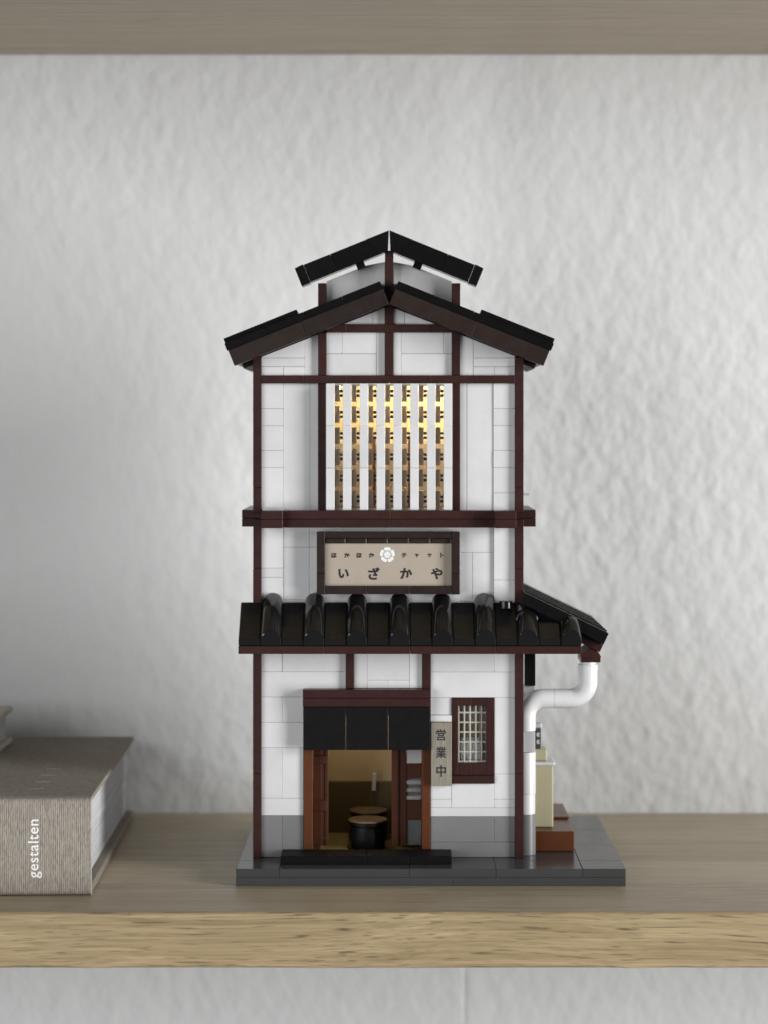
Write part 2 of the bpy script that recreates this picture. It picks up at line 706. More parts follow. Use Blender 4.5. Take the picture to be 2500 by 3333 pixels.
# black doorstep of four tiles
stp = box('doorstep', -43, 20.6, 8.4, 21, 6.45, 9.0, 'black_matte', H, .1)
for k in range(4):
    box('tile', -43.2 + 16 * k + .05, -27.2 + 16 * k - .05, 8, 21.2, 6.46, 9.6, 'black_matte', stp, .15)

# ---- ground floor wall
core_y0, core_y1 = FY + 2.2, FY + 4.6
gw = boxes('ground_floor_wall', [
    (-52, -35, core_y0, core_y1, 6.4, 86), (13, 22.5, core_y0, core_y1, 6.4, 86), (35, 46, core_y0, core_y1, 6.4, 86),
    (22.5, 35, core_y0, core_y1, 6.4, 41.5), (22.5, 35, core_y0, core_y1, 65, 86), (-35, 13, core_y0, core_y1, 60, 86),
    (-52, -49.6, core_y1, HY1, 6.4, 86), (43.6, 46, core_y1, HY1, 6.4, 86), (-49.6, 43.6, HY1 - 2.4, HY1, 6.4, 86)], 'white', H)
ZT = 84.6
rects('wall_tile', gw, [
    (-51.1, -43.2, 76.8, ZT), (-43.2, -19.1, 76.8, ZT), (-51.1, -19.1, 67.2, 76.8), (-51.1, -43.2, 57.6, 67.2), (-43.2, -35.2, 57.6, 67.2),
    (-51.1, -35.2, 48, 57.6), (-51.1, -43.2, 28.8, 48), (-43.2, -35.2, 28.8, 48), (-51.1, -35.2, 22.3, 28.8),
    (-16, -11, 70.6, ZT), (-11, 5, 73.6, ZT), (-11, -3.1, 70.6, 73.6), (-3.1, 5, 70.6, 73.6), (5, 9.8, 70.6, ZT),
    (13, 37.1, 76.7, ZT), (37.1, 45, 76.7, ZT), (13, 45, 67, 76.7), (13, 21, 60.4, 67), (13, 21, 57.9, 60.4, -.9),
    (37.2, 45, 38, 67), (37.2, 45, 28.4, 38), (37.2, 45, 25.2, 28.4), (13, 21, 28.4, 34.2), (13, 21, 25.2, 28.4),
    (21, 37.2, 25.2, 34.4), (13, 45, 21.9, 25.2), (13, 21, 34.2, 57.9)], FY, core_y0, 'white')
rects('wainscot_tile', gw, [
    (-51.1, -43.2, 6.45, 22.3), (-43.2, -35.2, 6.45, 22.3), (13, 37.1, 12.2, 21.9), (37.1, 45, 12.2, 21.9), (13, 45, 6.45, 12.2)],
    FY - .1, core_y0, 'grey')

# ---- middle band (behind the sign) and the upper floor
mw = boxes('middle_wall', [
    (-52, 46, core_y0 + .5, core_y1, 86.4, 137), (-52, -49.6, core_y1, HY1, 86.4, 137), (43.6, 46, core_y1, HY1, 86.4, 137),
    (-49.6, 43.6, HY1 - 2.4, HY1, 86.4, 137)], 'white', H)
rects('wall_tile', mw, [
    (-51.1, -43, 116.1, 134), (-51.1, -43, 112.6, 116.1), (-51.1, -43, 100, 112.6),
    (37, 45, 111.6, 134), (37, 45, 100, 111.6)], FY, core_y0 + .5, 'white')
rects('wall_tile', mw, [
    (-43, -33, 124, 134), (-43, -33, 104, 124), (-33, -28.6, 104, 124), (-33, -20, 124, 134), (-20, -4, 124, 134), (-4, 12, 124, 134),
    (-43, -28.6, 98, 104), (-28.6, 24.4, 98, 124), (12, 24.4, 124, 134),
    (24.4, 28.9, 103.4, 122), (24.4, 37, 122, 134), (28.9, 37, 103.4, 122), (24.4, 37, 98, 103.4)], FY + .9, core_y0 + .5, 'white')

uw = boxes('upper_floor_wall', [
    (-52, -29.6, core_y0, core_y1, 137, 189), (24.2, 46, core_y0, core_y1, 137, 189), (-29.6, 24.2, core_y0, core_y1, 186.6, 189),
    (-52, -49.6, core_y1, HY1, 137, 190), (43.6, 46, core_y1, HY1, 137, 190), (-49.6, 43.6, HY1 - 2.4, HY1, 137, 190)], 'white', H)
rects('wall_tile', uw, [
    (-51.1, -42.8, 176.6, 186.3), (-51.1, -42.8, 170.1, 176.6), (-51.1, -42.8, 160.7, 170.1), (-51.1, -42.8, 154.2, 160.7), (-51.1, -42.8, 138, 154.2),
    (36.8, 45, 176.6, 186.3), (36.8, 45, 170.1, 176.6), (36.8, 45, 160.7, 170.1), (36.8, 45, 154.2, 160.7), (36.8, 45, 144.6, 154.2), (36.8, 45, 138, 144.6)],
    FY, core_y0, 'white')
rects('wall_panel', uw, [(-42.8, -32.7, 138, 186.3), (-32.7, -29.6, 138, 186.3), (24.1, 26.8, 138, 186.3), (26.8, 36.8, 138, 186.3)], FY + .4, core_y0, 'white')

# ---- gable: pieces cut to the slope of the roof
RCX = -2.7
A = math.radians(21.8)
TA = math.tan(A)
ROOF_Z = 215.7


def under(x):
    return ROOF_Z - TA * abs(x - RCX)


gb = prism('gable_wall', [(-52, 189), (46, 189), (46, under(46) - .3), (RCX, ROOF_Z - .3), (-52, under(-52) - .3)], core_y0, core_y1, 'white', H, 0)
prism('back_gable', [(-52, 190), (46, 190), (46, under(46) - .3), (RCX, ROOF_Z - .3), (-52, under(-52) - .3)], HY1 - 2.4, HY1, 'white', H, 0)


def slope_tile(x0, x1, z0, z1):
    """rectangle clipped under the roof slope"""
    pts = [(x0, z0), (x1, z0)]
    a, b = min(z1, under(x1) - .15), min(z1, under(x0) - .15)
    if a > z0:
        pts.append((x1, a))
    # the point where the slope crosses the top of the piece
    if (under(x0) - .15 < z1) != (under(x1) - .15 < z1):
        dx = (ROOF_Z - .15 - z1) / TA
        xc = RCX - dx if x0 < RCX else RCX + dx
        pts.append((xc, z1))
    if b > z0:
        pts.append((x0, b))
    if len(pts) < 3:
        return
    cx = sum(p[0] for p in pts) / len(pts)
    cz = sum(p[1] for p in pts) / len(pts)
    pts = [(p[0] + (.05 if p[0] < cx else -.05), p[1] + (.05 if p[1] < cz else -.05)) for p in pts]
    prism('wall_tile', pts, FY + random.uniform(-.06, .06), core_y0, 'white', gb, .1)


for a in ((-26.5, -20.5, 197.4, 205.5), (-20.5, -7.5, 197.4, 205.5), (-26.5, -7.5, 189.1, 197.4), (-7.5, -4.3, 189.1, 205.5),
          (-1.1, 1.8, 189.1, 205.5), (1.8, 21.1, 189.1, 197.4), (1.8, 18, 197.4, 205.5), (18, 21.1, 197.4, 205.5),
          (-51.1, -42.8, 189.1, 192.5), (-42.8, -34.7, 189.1, 192.5), (-51.1, -34.7, 192.5, 195.8), (-51.1, -34.7, 195.8, 208),
          (-34.7, -29.5, 189.1, 206), (24.1, 29.2, 189.1, 206), (29.2, 37.2, 189.1, 192.5), (37.2, 45, 189.1, 192.5),
          (29.2, 45, 192.5, 195.8), (29.2, 45, 195.8, 208), (-20, -9, 208.5, 214), (-9, -4.3, 208.5, 216), (-1.1, 3.2, 208.5, 216), (3.2, 15, 208.5, 214)):
    slope_tile(*a)

# ---- dark brown timber frame
PY = 20.4


def post(x0, x1, z0, z1, y0=PY, y1=core_y1 - .2, mat='brown'):
    return box('post', x0, x1, y0, y1, z0, z1, mat, H, .14)


for x0, x1 in ((LX, -51.0), (45.0, RX)):
    for z0, z1 in ((6.42, 38.4), (38.45, 84.9), (86.0, 116), (116.05, 134.5), (137.2, 146.6), (146.65, 196)):
        post(x0 + random.uniform(-.08, .08), x1, z0, z1)
post(-19.1, -16, 70.6, 84.9)
post(9.8, 13, 47.5, 84.9, PY + .3)
post(-29.6, -26.4, 137.3, 186.2, FY - .3)
post(21.1, 24.2, 137.3, 186.2, PY)
post(-29.6, -26.4, 189.2, under(-28) - .4)
post(21.1, 24.2, 189.2, under(22.6) - .4)
post(-4.3, -1.1, 189.2, 205.4)
post(-4.3, -1.1, 208.5, 236.4, PY, 27)


def beam(x0, x1, z0, z1, y0=PY - .15, cuts=(), mat='brown', y1=core_y0 + .5):
    b = list((x0,) + tuple(cuts) + (x1,))
    for p, q in zip(b, b[1:]):
        box('beam', p + .03, q - .03, y0 + random.uniform(-.05, .05), y1, z0, z1, mat, H, .14)


beam(-51, 45, 186.1, 189.15, cuts=(-34.8, -18.8, -2.8, 13.2, 29.2))
beam(-26.4, 21.1, 205.4, 208.5, cuts=(-18.9, -2.8, 13.2))
# small frames on the side wall, seen edge-on beyond the right post
for z0, z1 in ((176, 186), (156.5, 164)):
    box('side_frame', 46, 49.2, 38, 54, z0, z1, 'brown', H)
box('side_frame', 46, 51, 30, 36, 143.4, 144.2, 'light_grey', H, .05)

# ---- ledge between the floors
lg = box('ledge', -50.4, 44.8, 15.4, core_y0, 131.8, 137.9, 'brown', H, .05)
for z0, z1, cuts in ((135.0, 138.1, (-50.5, -34.5, -2, 29, 44.9)), (131.75, 134.9, (-50.5, -2.2, 44.9))):
    for p, q in zip(cuts, cuts[1:]):
        box('plank', p + .04, q - .04, 15 + random.uniform(-.05, .05), core_y0, z0, z1, 'brown', lg)
    for x0, x1 in ((-50.5, -42.5), (36.9, 44.9)):
        box('end_block', x0, x1, 10.2, 15.3, z0 + .02, z1 + .08, 'brown', lg)
    for x0, x1 in ((-58.6, -50.6), (45.0, 53.0)):
        box('side_plank', x0, x1, 23.5, 71, z0, z1, 'brown', lg)
# white reveal under the left end of the panel
box('sill_strip', -50.4, -42.6, 15.6, 21.5, 138.2, 138.9, 'light_grey', H, .05)

# ---- slatted window of the upper floor
lat = boxes('window_lattice', [(-26.4, 21.1, 20.2, 22.6, 185.2, 186.1), (-26.4, 21.1, 20.2, 22.6, 138.1, 138.8)], 'white', H, .05)
for k in range(8):
    x = -26.5 + 6.345 * k
    for q in range(3):
        z0 = 138.2 + 15.95 * q
        box('slat', x, x + 3.2, 17.0 + random.uniform(-.08, .08), 20.0, z0 + .04, z0 + 15.95 - .04, 'white', lat, .13)
for k in range(7):
    x = -26.5 + 6.345 * k + 3.25
    for q in range(6):
        z0 = 138.3 + 8 * q
        box('backing_bar', x + .02, x + 1.85, 20.4, 23.0, z0 + .9, z0 + 7.2, 'taupe', lat, .1)
        # round stud joining the bars
        o_ = boxes('stud', [(x + 1.9, x + 3.1, 21.4, 23.6, z0 + 4.4, z0 + 5.4), (x + 1.9, x + 3.1, 21.4, 23.6, z0 + 2.7, z0 + 3.7)], 'umber', lat, .15)

# ---- sign over the porch roof
sg = box('signboard', -26.9, 20.9, 19.4, 22.0, 109.4, 125.6, 'sign', H, .05)
tag(sg, label='beige signboard with Japanese lettering and a white flower crest')
for x0, x1 in ((-30.0, -26.95), (20.95, 24.0)):
    for z0, z1 in ((106.4, 114.3), (114.35, 130.0)):
        box('frame_bar', x0, x1, 17.4, 22.8, z0, z1, 'umber', sg)
box('frame_bar', -26.9, 20.9, 17.6, 22.8, 127.6, 130.0, 'umber', sg)
for x0, x1 in ((-26.9, -11), (-11, 5), (5, 20.9)):
    box('frame_bar', x0 + .07, x1 - .07, 17.5, 22.8, 106.5, 109.6, 'umber', sg)
for k in range(6):
    x0 = -26.9 + 8 * k
    box('frame_block', x0 + .1, min(x0 + 7.3, 20.8), 18.6, 22.8, 125.65, 127.5, 'umber', sg)
    box('frame_stud', min(x0 + 7.4, 20.3), min(x0 + 7.75, 20.75), 19.0, 22.8, 125.7, 127.5, 'light_grey', sg, .05)
ys = 19.32
for ch, x in zip('いざかや', (-19.9, -8.4, 3.8, 15.3)):
    text_mesh(ch, 4.6, 'ink', 'lettering', sg, (x, ys, 114.2), fit={'い': 3.5, 'ざ': 4.7, 'か': 4.2, 'や': 4.4}[ch], bold=.038)
for ch, x in zip('ほかほかチャット', (-23.5, -18.6, -14.0, -9.3, 3.0, 7.8, 12.6, 17.3)):
    text_mesh(ch, 2.1, 'ink', 'lettering', sg, (x, ys, 121.1), fit={'ャ': 1.5, 'ッ': 1.45}.get(ch, 1.9), bold=.04)


def disc(bm, cx, cz, rx, rz, rot, org, n=20):
    vs = []
    for i in range(n):
        t = 2 * math.pi * i / n
        # squarish petal: superellipse
        c, s = math.cos(t), math.sin(t)
        px = rx * math.copysign(abs(c) ** .62, c)
        pz = rz * math.copysign(abs(s) ** .62, s)
        vs.append(bm.verts.new((cx + px * math.cos(rot) - pz * math.sin(rot) - org[0], 0, cz + px * math.sin(rot) + pz * math.cos(rot) - org[2])))
    bm.faces.new(vs)


CX, CZ = -3.4, 121.3
for nm, mat, rad, prx, prz, yy in (('crest', 'crest', 1.95, 1.28, .88, ys), ('crest_ring', 'crest_grey', 0, 1.72, 1.72, ys - .03), ('crest_heart', 'crest', .8, .52, .42, ys - .06)):
    bm = bmesh.new()
    o = (CX, yy, CZ)
    if rad == 0:
        vs = [bm.verts.new((prx * math.cos(2 * math.pi * i / 36), 0, prx * math.sin(2 * math.pi * i / 36))) for i in range(36)]
        bm.faces.new(vs)
    else:
        for k in range(5):
            t = math.radians(90 + 72 * k)
            disc(bm, CX + rad * math.cos(t), CZ + rad * math.sin(t), prx, prz, t - math.pi / 2, o)
    link(nm, finish(bm), mat, o, sg)
bm = bmesh.new()
disc(bm, CX, CZ, .36, .36, 0, (CX, 0, CZ))
link('crest_heart', finish(bm), 'crest', (CX, ys - .06, CZ), sg)

# ---- porch roof: black flat tiles and half-round ridge tiles
EY, EZ = 7.2, 88.2           # lower front edge
pr = boxes('porch_roof', [(-58.4, 68.6, 9.5, 22, 86.6, 90)], 'black', H)
for x0, x1 in ((-58.8, -26.8), (-26.8, 5.2), (5.2, 37.2), (37.2, 69)):
    box('fascia', x0 + .03, x1 - .03, 6.9, 22, 85.05, 87.95, 'brown', pr)
flat = [(EY, EZ - .1), (EY, 90.6), (8.0, 91.4), (20.4, 103.2), (22.2, 103.2), (22.2, EZ - .1)]


def flat_tile(x0, x1, zmax=None):
    if zmax:
        t = (zmax - 91.4) / 11.8
        poly = flat[:3] + [(8 + 12.4 * t, zmax), (22.2, zmax), flat[5]]
    else:
        poly = flat
    return profile_x('flat_tile', poly, x0 + .06, x1 - .06, 'roof_black', pr, .2)


def round_tile(xc, dy0=0.0, dy1=13.4, rise=12.6, r=3.85):
    """half-round tile lying on the slope: a vertical half disc at the eave, swept up to the wall"""
    bm = bmesh.new()
    n = 20
    o = (xc, EY, 90.2)
    path = [(-.2 + dy0, dy0 * .94), (.15 + dy0, dy0 * .94 + .12), (dy1 * .5 + dy0 * .5, rise * .5 + dy0 * .47), (dy1, rise), (dy1 + 1.2, rise + .1)]
    rings = []
    for i, (y, z) in enumerate(path):
        rr = r - (.22 if i == 0 else 0)
        ring = [bm.verts.new((rr, y, z - 2.0))]
        for k in range(n + 1):
            t = math.pi * k / n
            ring.append(bm.verts.new((rr * math.cos(t), y, z + rr * math.sin(t))))
        ring.append(bm.verts.new((-rr, y, z - 2.0)))
        rings.append(ring)
    for a, b in zip(rings, rings[1:]):
        for k in range(len(a) - 1):
            bm.faces.new((a[k], a[k + 1], b[k + 1], b[k]))
    bm.faces.new(rings[0][::-1])
    bm.faces.new(rings[-1])
    return link('round_tile', finish(bm, 50), 'roof_black', o, pr)


XR = [-46.8 + 16 * k for k in range(8)]
flat_tile(-58.8, -50.8)
for k, x in enumerate(XR[:7]):
    flat_tile(x - 4, x + 4)
    round_tile(x, **({} if k < 6 else dict(dy1=10.2, rise=9.6)))
    flat_tile(x + 4, x + 12, None if k < 6 else 96.5)
flat_tile(61.2, 69, 92.6)
round_tile(65.2, dy1=5.2, rise=4.6)
# collar on the seventh round tile, and a peg on the tile before it
bm = bmesh.new()
rr = []
for (y, z, r) in ((7.0, 7.2, 3.86), (7.1, 7.3, 4.1), (7.7, 7.9, 4.1), (7.8, 8.0, 3.86)):
    rr.append([bm.verts.new((r * math.cos(math.pi * k / 20), y, z - .6 + r * math.sin(math.pi * k / 20))) for k in range(21)])
for a, b in zip(rr, rr[1:]):
    for k in range(20):
        bm.faces.new((a[k], a[k + 1], b[k + 1], b[k]))
link('tile_collar', finish(bm, 50), 'black', (49.2, EY, 90.2), pr)
lathe('peg', [(0, 0), (2.4, 0), (2.45, .2), (2.45, 2.6), (2.25, 2.85), (0, 2.9)], 41.2, 17.2, 101.2, 'black', pr, 28)

# ---- side roof sloping down to the right
SA = math.atan2(15.3, 31.5)
ca, sa = math.cos(SA), math.sin(SA)
SO = (48.4, 107.4)           # top of the slope at the wall


def sp(u, v):
    """u down the slope, v above its top surface"""
    return (SO[0] + u * ca + v * sa, SO[1] - u * sa + v * ca)


sr = prism('side_roof', [sp(0, -5.0), sp(34.4, -5.0), sp(34.4, -1.4), sp(0, -1.4)], 16, 90, 'black', H, .1)
for k in range(10):
    y0 = 12.6 + 7.7 * k
    cuts = (0, 9.6, 18.4, 26.2, 34.9)
    for p, q in zip(cuts, cuts[1:]):
        e = .3 if k == 0 else 0
        prism('roof_tile', [sp(p + .05, -4.2 if k == 0 else -1.6), sp(q - .05, -4.9 if k == 0 and p > 26 else -4.2 if k == 0 else -1.6), sp(q - .05, -.25), sp(q - .3, 0), sp(p + .3, 0), sp(p + .05, -.25)],
              y0, y0 + 6.9, 'black', sr, .12)
    if k:
        prism('roof_batten', [sp(.1, -1.4), sp(34.6, -1.4), sp(34.6, .5), sp(.1, .5)], y0 - 1.1, y0 - .05, 'black', sr, .1)
prism('gable_infill', [(50, 88), (69.5, 88), (69.5, 92.4), (50, 101.8)], 17.5, 19.5, 'black', sr, .05)
prism('rafter_end', [sp(21.6, -8.0), sp(35.2, -8.0), sp(35.2, -5.1), sp(21.6, -5.1)], 15.5, 88, 'brown', sr)
box('gutter_box', 70.0, 77.4, 21, 37, 80.4, 82.9, 'brown', sr)
prism('gutter_wedge', [(69.2, 82.95), (77.2, 82.95), (76.2, 84.7), (73.2, 86.2), (70.6, 84.6), (69.2, 84.6)], 16, 36, 'brown', sr, .05)
box('hanging_panel', 49.2, 53.4, 32, 33.6, 70.2, 84.5, 'black_matte', H)
box('corner_block', 49.0, 53.3, 34, 40, 64.5, 69.9, 'white', H)

# ---- main roof
RY0, RY1 = 12.0, 81.0


def rp(side, u, v, cx=RCX, cz=ROOF_Z, a=A):
    """u outwards from the ridge along the slope, v above the underside"""
    c, s = math.cos(a), math.sin(a)
    return (cx + side * (u * c + v * s), cz - u * s + v * c)


mr_ = None
for side in (-1, 1):
    poly = [rp(side, .2, .3), rp(side, 61.8, .3), rp(side, 61.8, 6.2), rp(side, .2, 6.2)]
    rf = prism('main_roof', poly, RY0 + 3.2, RY1, 'umber', H, .1)
    for p, q in ((.0, 33.4), (33.4, 62.4)):
        prism('bargeboard', [rp(side, p + .04, 0), rp(side, q - .04, 0), rp(side, q - .04, 6.2), rp(side, p + .04, 6.2)], RY0 + random.uniform(-.05, .05), RY0 + 3.1, 'umber', rf)
    for k in range(6):
        y0 = RY0 - .25 + 11.6 * k
        for p, q in ((.0, 15.4), (15.4, 31), (31, 46.8), (46.8, 62.9)):
            dv = random.uniform(-.05, .05)
            prism('roof_tile', [rp(side, p + .03, 6.25), rp(side, q - .03, 6.25), rp(side, q - .03, 9.2 + dv), rp(side, p + .03, 9.2 + dv)], y0, y0 + 11.5, 'black', rf)
    for k in range(6):
        y0 = RY0 + 1.6 + 11.3 * k
        for p, q in ((33.0, 48.0), (48.0, 62.6)):
            prism('roof_tile', [rp(side, p, 9.25), rp(side, q, 9.25), rp(side, q, 11.1), rp(side, p, 11.1)], y0, y0 + 11.2, 'black', rf)
    for k in range(5):
        prism('rafter', [rp(side, 52.5, -1.6), rp(side, 60.4, -1.6), rp(side, 60.4, .2), rp(side, 52.5, .2)], 28 + 10.5 * k, 33 + 10.5 * k, 'umber', rf)

# ---- raised ridge roof (louvre)
CZ0 = 236.2
rl = None
cw = None
for side in (-1, 1):
    q = [rp(side, 0.4, -2.4, RCX, CZ0), rp(side, 0.4, -3.0, RCX, CZ0)]
    x_in, x_out = RCX + side * 1.6, RCX + side * 23.9

    def cu(x, d=0.0):
        return CZ0 - TA * abs(x - RCX) - d
    poly = [(x_in, 208), (x_out, 208), (x_out, cu(x_out, 1.5)), (RCX + side * 8.5, cu(RCX + side * 8.5, 1.5)), (x_in, cu(x_in, 3.0))]
    w = prism('louvre_wall', poly, 27.0, 29.2, 'white', H, .1)
    prism('wall_tile', [(RCX + side * 1.7, 210), (RCX + side * 5.0, 210), (RCX + side * 5.0, cu(RCX + side * 5, 4.4)), (RCX + side * 1.7, cu(RCX + side * 1.7, 5.2))], 26.6, 26.95, 'white', w, .06)
    box('louvre_post', *sorted((RCX + side * 23.9, RCX + side * 27.0)), 22.6, 31, 207, 224.2, 'brown', H)
    cr_ = prism('ridge_roof', [rp(side, 6.2, .2, RCX, CZ0), rp(side, 30, .2, RCX, CZ0), rp(side, 30, 6.4, RCX, CZ0), rp(side, 6.2, 6.4, RCX, CZ0)], 18.6, 26.0, 'black', H, .1)
    for k in range(1):
        y0 = 17.8 + 16 * k
        # tapered ridge piece, two long tiles, end cap
        tip = (RCX + side * .12, CZ0 + 7.1 / math.cos(A))
        tipb = (RCX + side * .45, CZ0 + .1)
        prism('ridge_tile', [tipb, rp(side, 4.0, -.05, RCX, CZ0), rp(side, 6.9, 7.1, RCX, CZ0), tip], y0, y0 + 8.4, 'black', cr_, .12)
        prism('roof_tile', [rp(side, 4.1, -.02, RCX, CZ0), rp(side, 20.8, 0, RCX, CZ0), rp(side, 21.2, 7.0, RCX, CZ0), rp(side, 7.0, 7.05, RCX, CZ0)], y0 + .05, y0 + 8.4, 'black', cr_, .12)
        prism('roof_tile', [rp(side, 20.9, 0, RCX, CZ0), rp(side, 32.0, 0, RCX, CZ0), rp(side, 32.0, 7.0, RCX, CZ0), rp(side, 21.3, 7.0, RCX, CZ0)], y0, y0 + 8.4, 'black', cr_, .12)
        prism('end_tile', [rp(side, 32.1, -.3, RCX, CZ0), rp(side, 35.6, -.3, RCX, CZ0), rp(side, 35.6, 7.0, RCX, CZ0), rp(side, 32.1, 7.25, RCX, CZ0)], y0, y0 + 8.4, 'black', cr_, .15)
    prism('peg', [rp(side, 10.4, -2.3, RCX, CZ0), rp(side, 13.6, -2.3, RCX, CZ0), rp(side, 13.6, .2, RCX, CZ0), rp(side, 10.4, .2, RCX, CZ0)], 21, 25.8, 'black', cr_, .1)

# ---- entrance
for z0, z1 in ((67.35, 70.5), (64.1, 67.25)):
    lin = box('lintel', -35.25, 13.0, 17.3, 22.2, z0, z1, 'brown', H)
for k in range(3):
    x0 = -35.0 + 15.97 * k
    n_ = box('shop_curtain', x0 + .09, x0 + 15.88, 17.8 + random.uniform(-.06, .06), 19.3, 47.7, 64.0, 'black_matte', H)
box('door_jamb', -35.1, -31.7, FY - .9, core_y1 + 1, 9.62, 64, 'terrace', H)  # jambs lighter than the doors: light and curtain shade put into the browns
box('door_jamb', 9.7, 12.9, FY - .9, core_y1 + 1, 9.62, 64, 'terrace', H)


def sliding_door(x0, x1, y, panes, stile):
    d = boxes('sliding_door', [(x0, x0 + stile, y, y + 2.2, 9.7, 63), (x1 - 1.2, x1, y, y + 2.2, 9.7, 63)], 'red_brown', H, .12)
    zs = [9.7]
    for a, b in panes:
        box('rail', x0 + stile, x1 - 1.2, y + .25, y + 2.0, zs[-1], a, 'red_brown', d)
        box('pane', x0 + stile, x1 - 1.2, y + .8, y + 1.2, a, b, 'glass', d, .02)
        zs.append(b)
    box('rail', x0 + stile, x1 - 1.2, y + .25, y + 2.0, zs[-1], 63, 'red_brown', d)
    return d


sliding_door(-31.6, -26.0, core_y1 + 1.2, [(12, 13)], 3.2)
box('door_rail', -31.6, -26.4, core_y1 + .6, core_y1 + 1.15, 41.0, 44.2, 'red_brown', H)
box('door_rail', -31.6, -26.4, core_y1 + .6, core_y1 + 1.15, 23.0, 27.2, 'red_brown', H)
rd = sliding_door(-1.7, 10.6, core_y1 + 1.2, [(9.9, 19.4), (27.1, 35.4), (41.0, 52)], 5.6)
box('stile', -1.8, .9, core_y1 + .4, core_y1 + 1.15, 9.7, 63, 'red_brown', rd)

# ---- inside, ground floor
INY = core_y1
rm = boxes('room_lining', [(-49.4, 43.4, HY1 - 3.4, HY1 - 2.5, 28, 84), (-49.5, -48.9, 30, HY1 - 3.4, 28, 84), (42.9, 43.5, 30, HY1 - 3.4, 28, 84)], 'room_cream', H)
boxes('room_wainscot', [(-49.4, 43.4, HY1 - 6, HY1 - 3.5, 6.5, 28), (-49.5, -48.9, 30, HY1 - 6, 6.5, 28), (42.9, 43.5, 30, HY1 - 6, 6.5, 28)], 'olive', H)
fl = boxes('room_floor', [(-49.4, 43.4, core_y1 + .1, HY1 - 2.4, 6.45, 7.0), (-31.6, 9.6, 21.3, core_y1 + .1, 6.45, 7.0)], 'olive', H)
for k in range(3):
    box('floor_tile', -29.6 + .05, -18.6, 29 + 12 * k, 40.9 + 12 * k, 7.02, 7.9, 'straw', fl)
boxes('room_ceiling', [(-49.4, 43.4, core_y1 + .1, HY1 - 2.5, 84.2, 86)], 'umber', H)
# counter along the right side with a stack of trays behind the glass
ct = boxes('counter', [(2, 42.5, 40, 56, 7.1, 25)], 'umber', H, .1)
for i, mt in enumerate(('light_grey', 'umber', 'taupe', 'black', 'light_grey', 'umber', 'light_grey')):
    box('tray', 3.4, 12, 41, 50, 25.1 + 1.5 * i, 26.5 + 1.5 * i, mt, ct)
box('menu_card', 4.2, 9.6, core_y1 + 1.1, core_y1 + 1.5, 41.3, 47.6, 'light_grey', rd, .02)  # pale sheet in the top pane of the right door
box('tap', -9.6, -8.0, 63, 65, 25, 32, 'milky', H)

# ---- inside, upper floor
ur = boxes('upper_room_lining', [(-49.4, 43.4, HY1 - 3.4, HY1 - 2.5, 163, 188), (-49.5, -48.9, 30, HY1 - 3.4, 138, 190), (42.9, 43.5, 30, HY1 - 3.4, 138, 190)], 'ochre', H)
boxes('upper_room_dim_lining', [(-49.4, 43.4, HY1 - 5, HY1 - 3.5, 138, 163)], 'dim_lining', H)  # lower back wall painted duller, for lamplight fading downwards
for k in range(7):
    x = -24 + 7 * k
    if k in (2, 4):
        box('pillar', x + .6, x + 1.9, 52, 54, 138.2, 166, 'red_brown', H)
boxes('upper_room_floor', [(-49.4, 43.4, 25, HY1 - 2.5, 136.6, 138)], 'brown', H)
boxes('upper_room_ceiling', [(-49.4, 43.4, core_y1 + .1, HY1 - 2.5, 188.3, 189.4)], 'white', H)
for x in (-21, -6, 9, 19.6):
    box('led_lamp', x - 1.2, x + 1.2, 27.5, 29.5, 185.6, 188.2, 'led', H)


def lamp(x, y, z, p, r=2.0):
    d = bpy.data.lights.new('room_lamp', 'POINT')
    d.energy = p
    d.color = (1, .85, .56)
    d.shadow_soft_size = r * MM
    o = bpy.data.objects.new('room_lamp', d)
    COL.objects.link(o)
    o.location = Vector((x, y, z)) * MM


for x, p in ((-21, .020), (-6, .017), (9, .026), (19.6, .046)):
    lamp(x, 33, 185, p)
lamp(-12, 52, 74, .023)

# ---- lattice window beside the door
wf = boxes('window_frame', [(21.05, 23.4, FY - .55, core_y1, 37.6, 66.9), (34.1, 37.2, FY - .55, core_y1, 37.6, 66.9)], 'brown', H, .12)
for x0, x1 in ((23.42, 28.6), (28.64, 34.08)):
    box('frame_bar', x0, x1, FY - .5, core_y1, 64.0, 66.85, 'brown', wf)
    box('frame_bar', x0, x1, FY - .5, core_y1, 37.6, 42.2, 'brown', wf)
box('window_sill', 21.0, 37.1, FY - 1.3, core_y0, 34.5, 37.55, 'brown', wf)
for k in range(6):
    x = 23.45 + 2.18 * k
    box('glazing_bar', x - .02, x + .52, FY + 1.2, FY + 1.9, 42.2, 64.0, 'cream', wf, .08)
for k in range(6):
    z = 42.25 + 3.72 * k
    box('glazing_bar', 23.42, 34.08, FY + 1.3, FY + 1.8, z, z + .62, 'cream', wf, .08)
box('pane', 23.4, 34.1, FY + 2.2, FY + 2.5, 42.2, 64.0, 'glass', wf, .02)
for k in range(4):
    lathe('cup', [(0, 0), (.85, 0), (.95, .3), (.95, 6.8), (.7, 7.6), (.45, 8.4), (0, 8.45)], 24.9 + 2.15 * k, FY + 3.75, 43.0, 'frost', wf, 20)
box('shelf_board', 23.4, 34.2, FY + 2.8, FY + 9, 42.1, 42.9, 'taupe', wf)
box('shelf_back', 22, 36, FY + 8.2, FY + 8.7, 42, 66, 'taupe_dark', wf)

# ---- upright sign beside the door
bs = box('open_sign', 13.1, 20.95, FY - 2.6, FY - .15, 33.9, 57.8, 'board', H, .12)
tag(bs, label='narrow upright greyish wood sign with three black characters')
for ch, z in zip('営業中', (53.2, 46.6, 39.6)):
    text_mesh(ch, 4.2, 'ink', 'lettering', bs, (16.95, FY - 2.66, z), fit=4.3 if ch != '中' else 4.5, bold=.016, squeeze=.92)

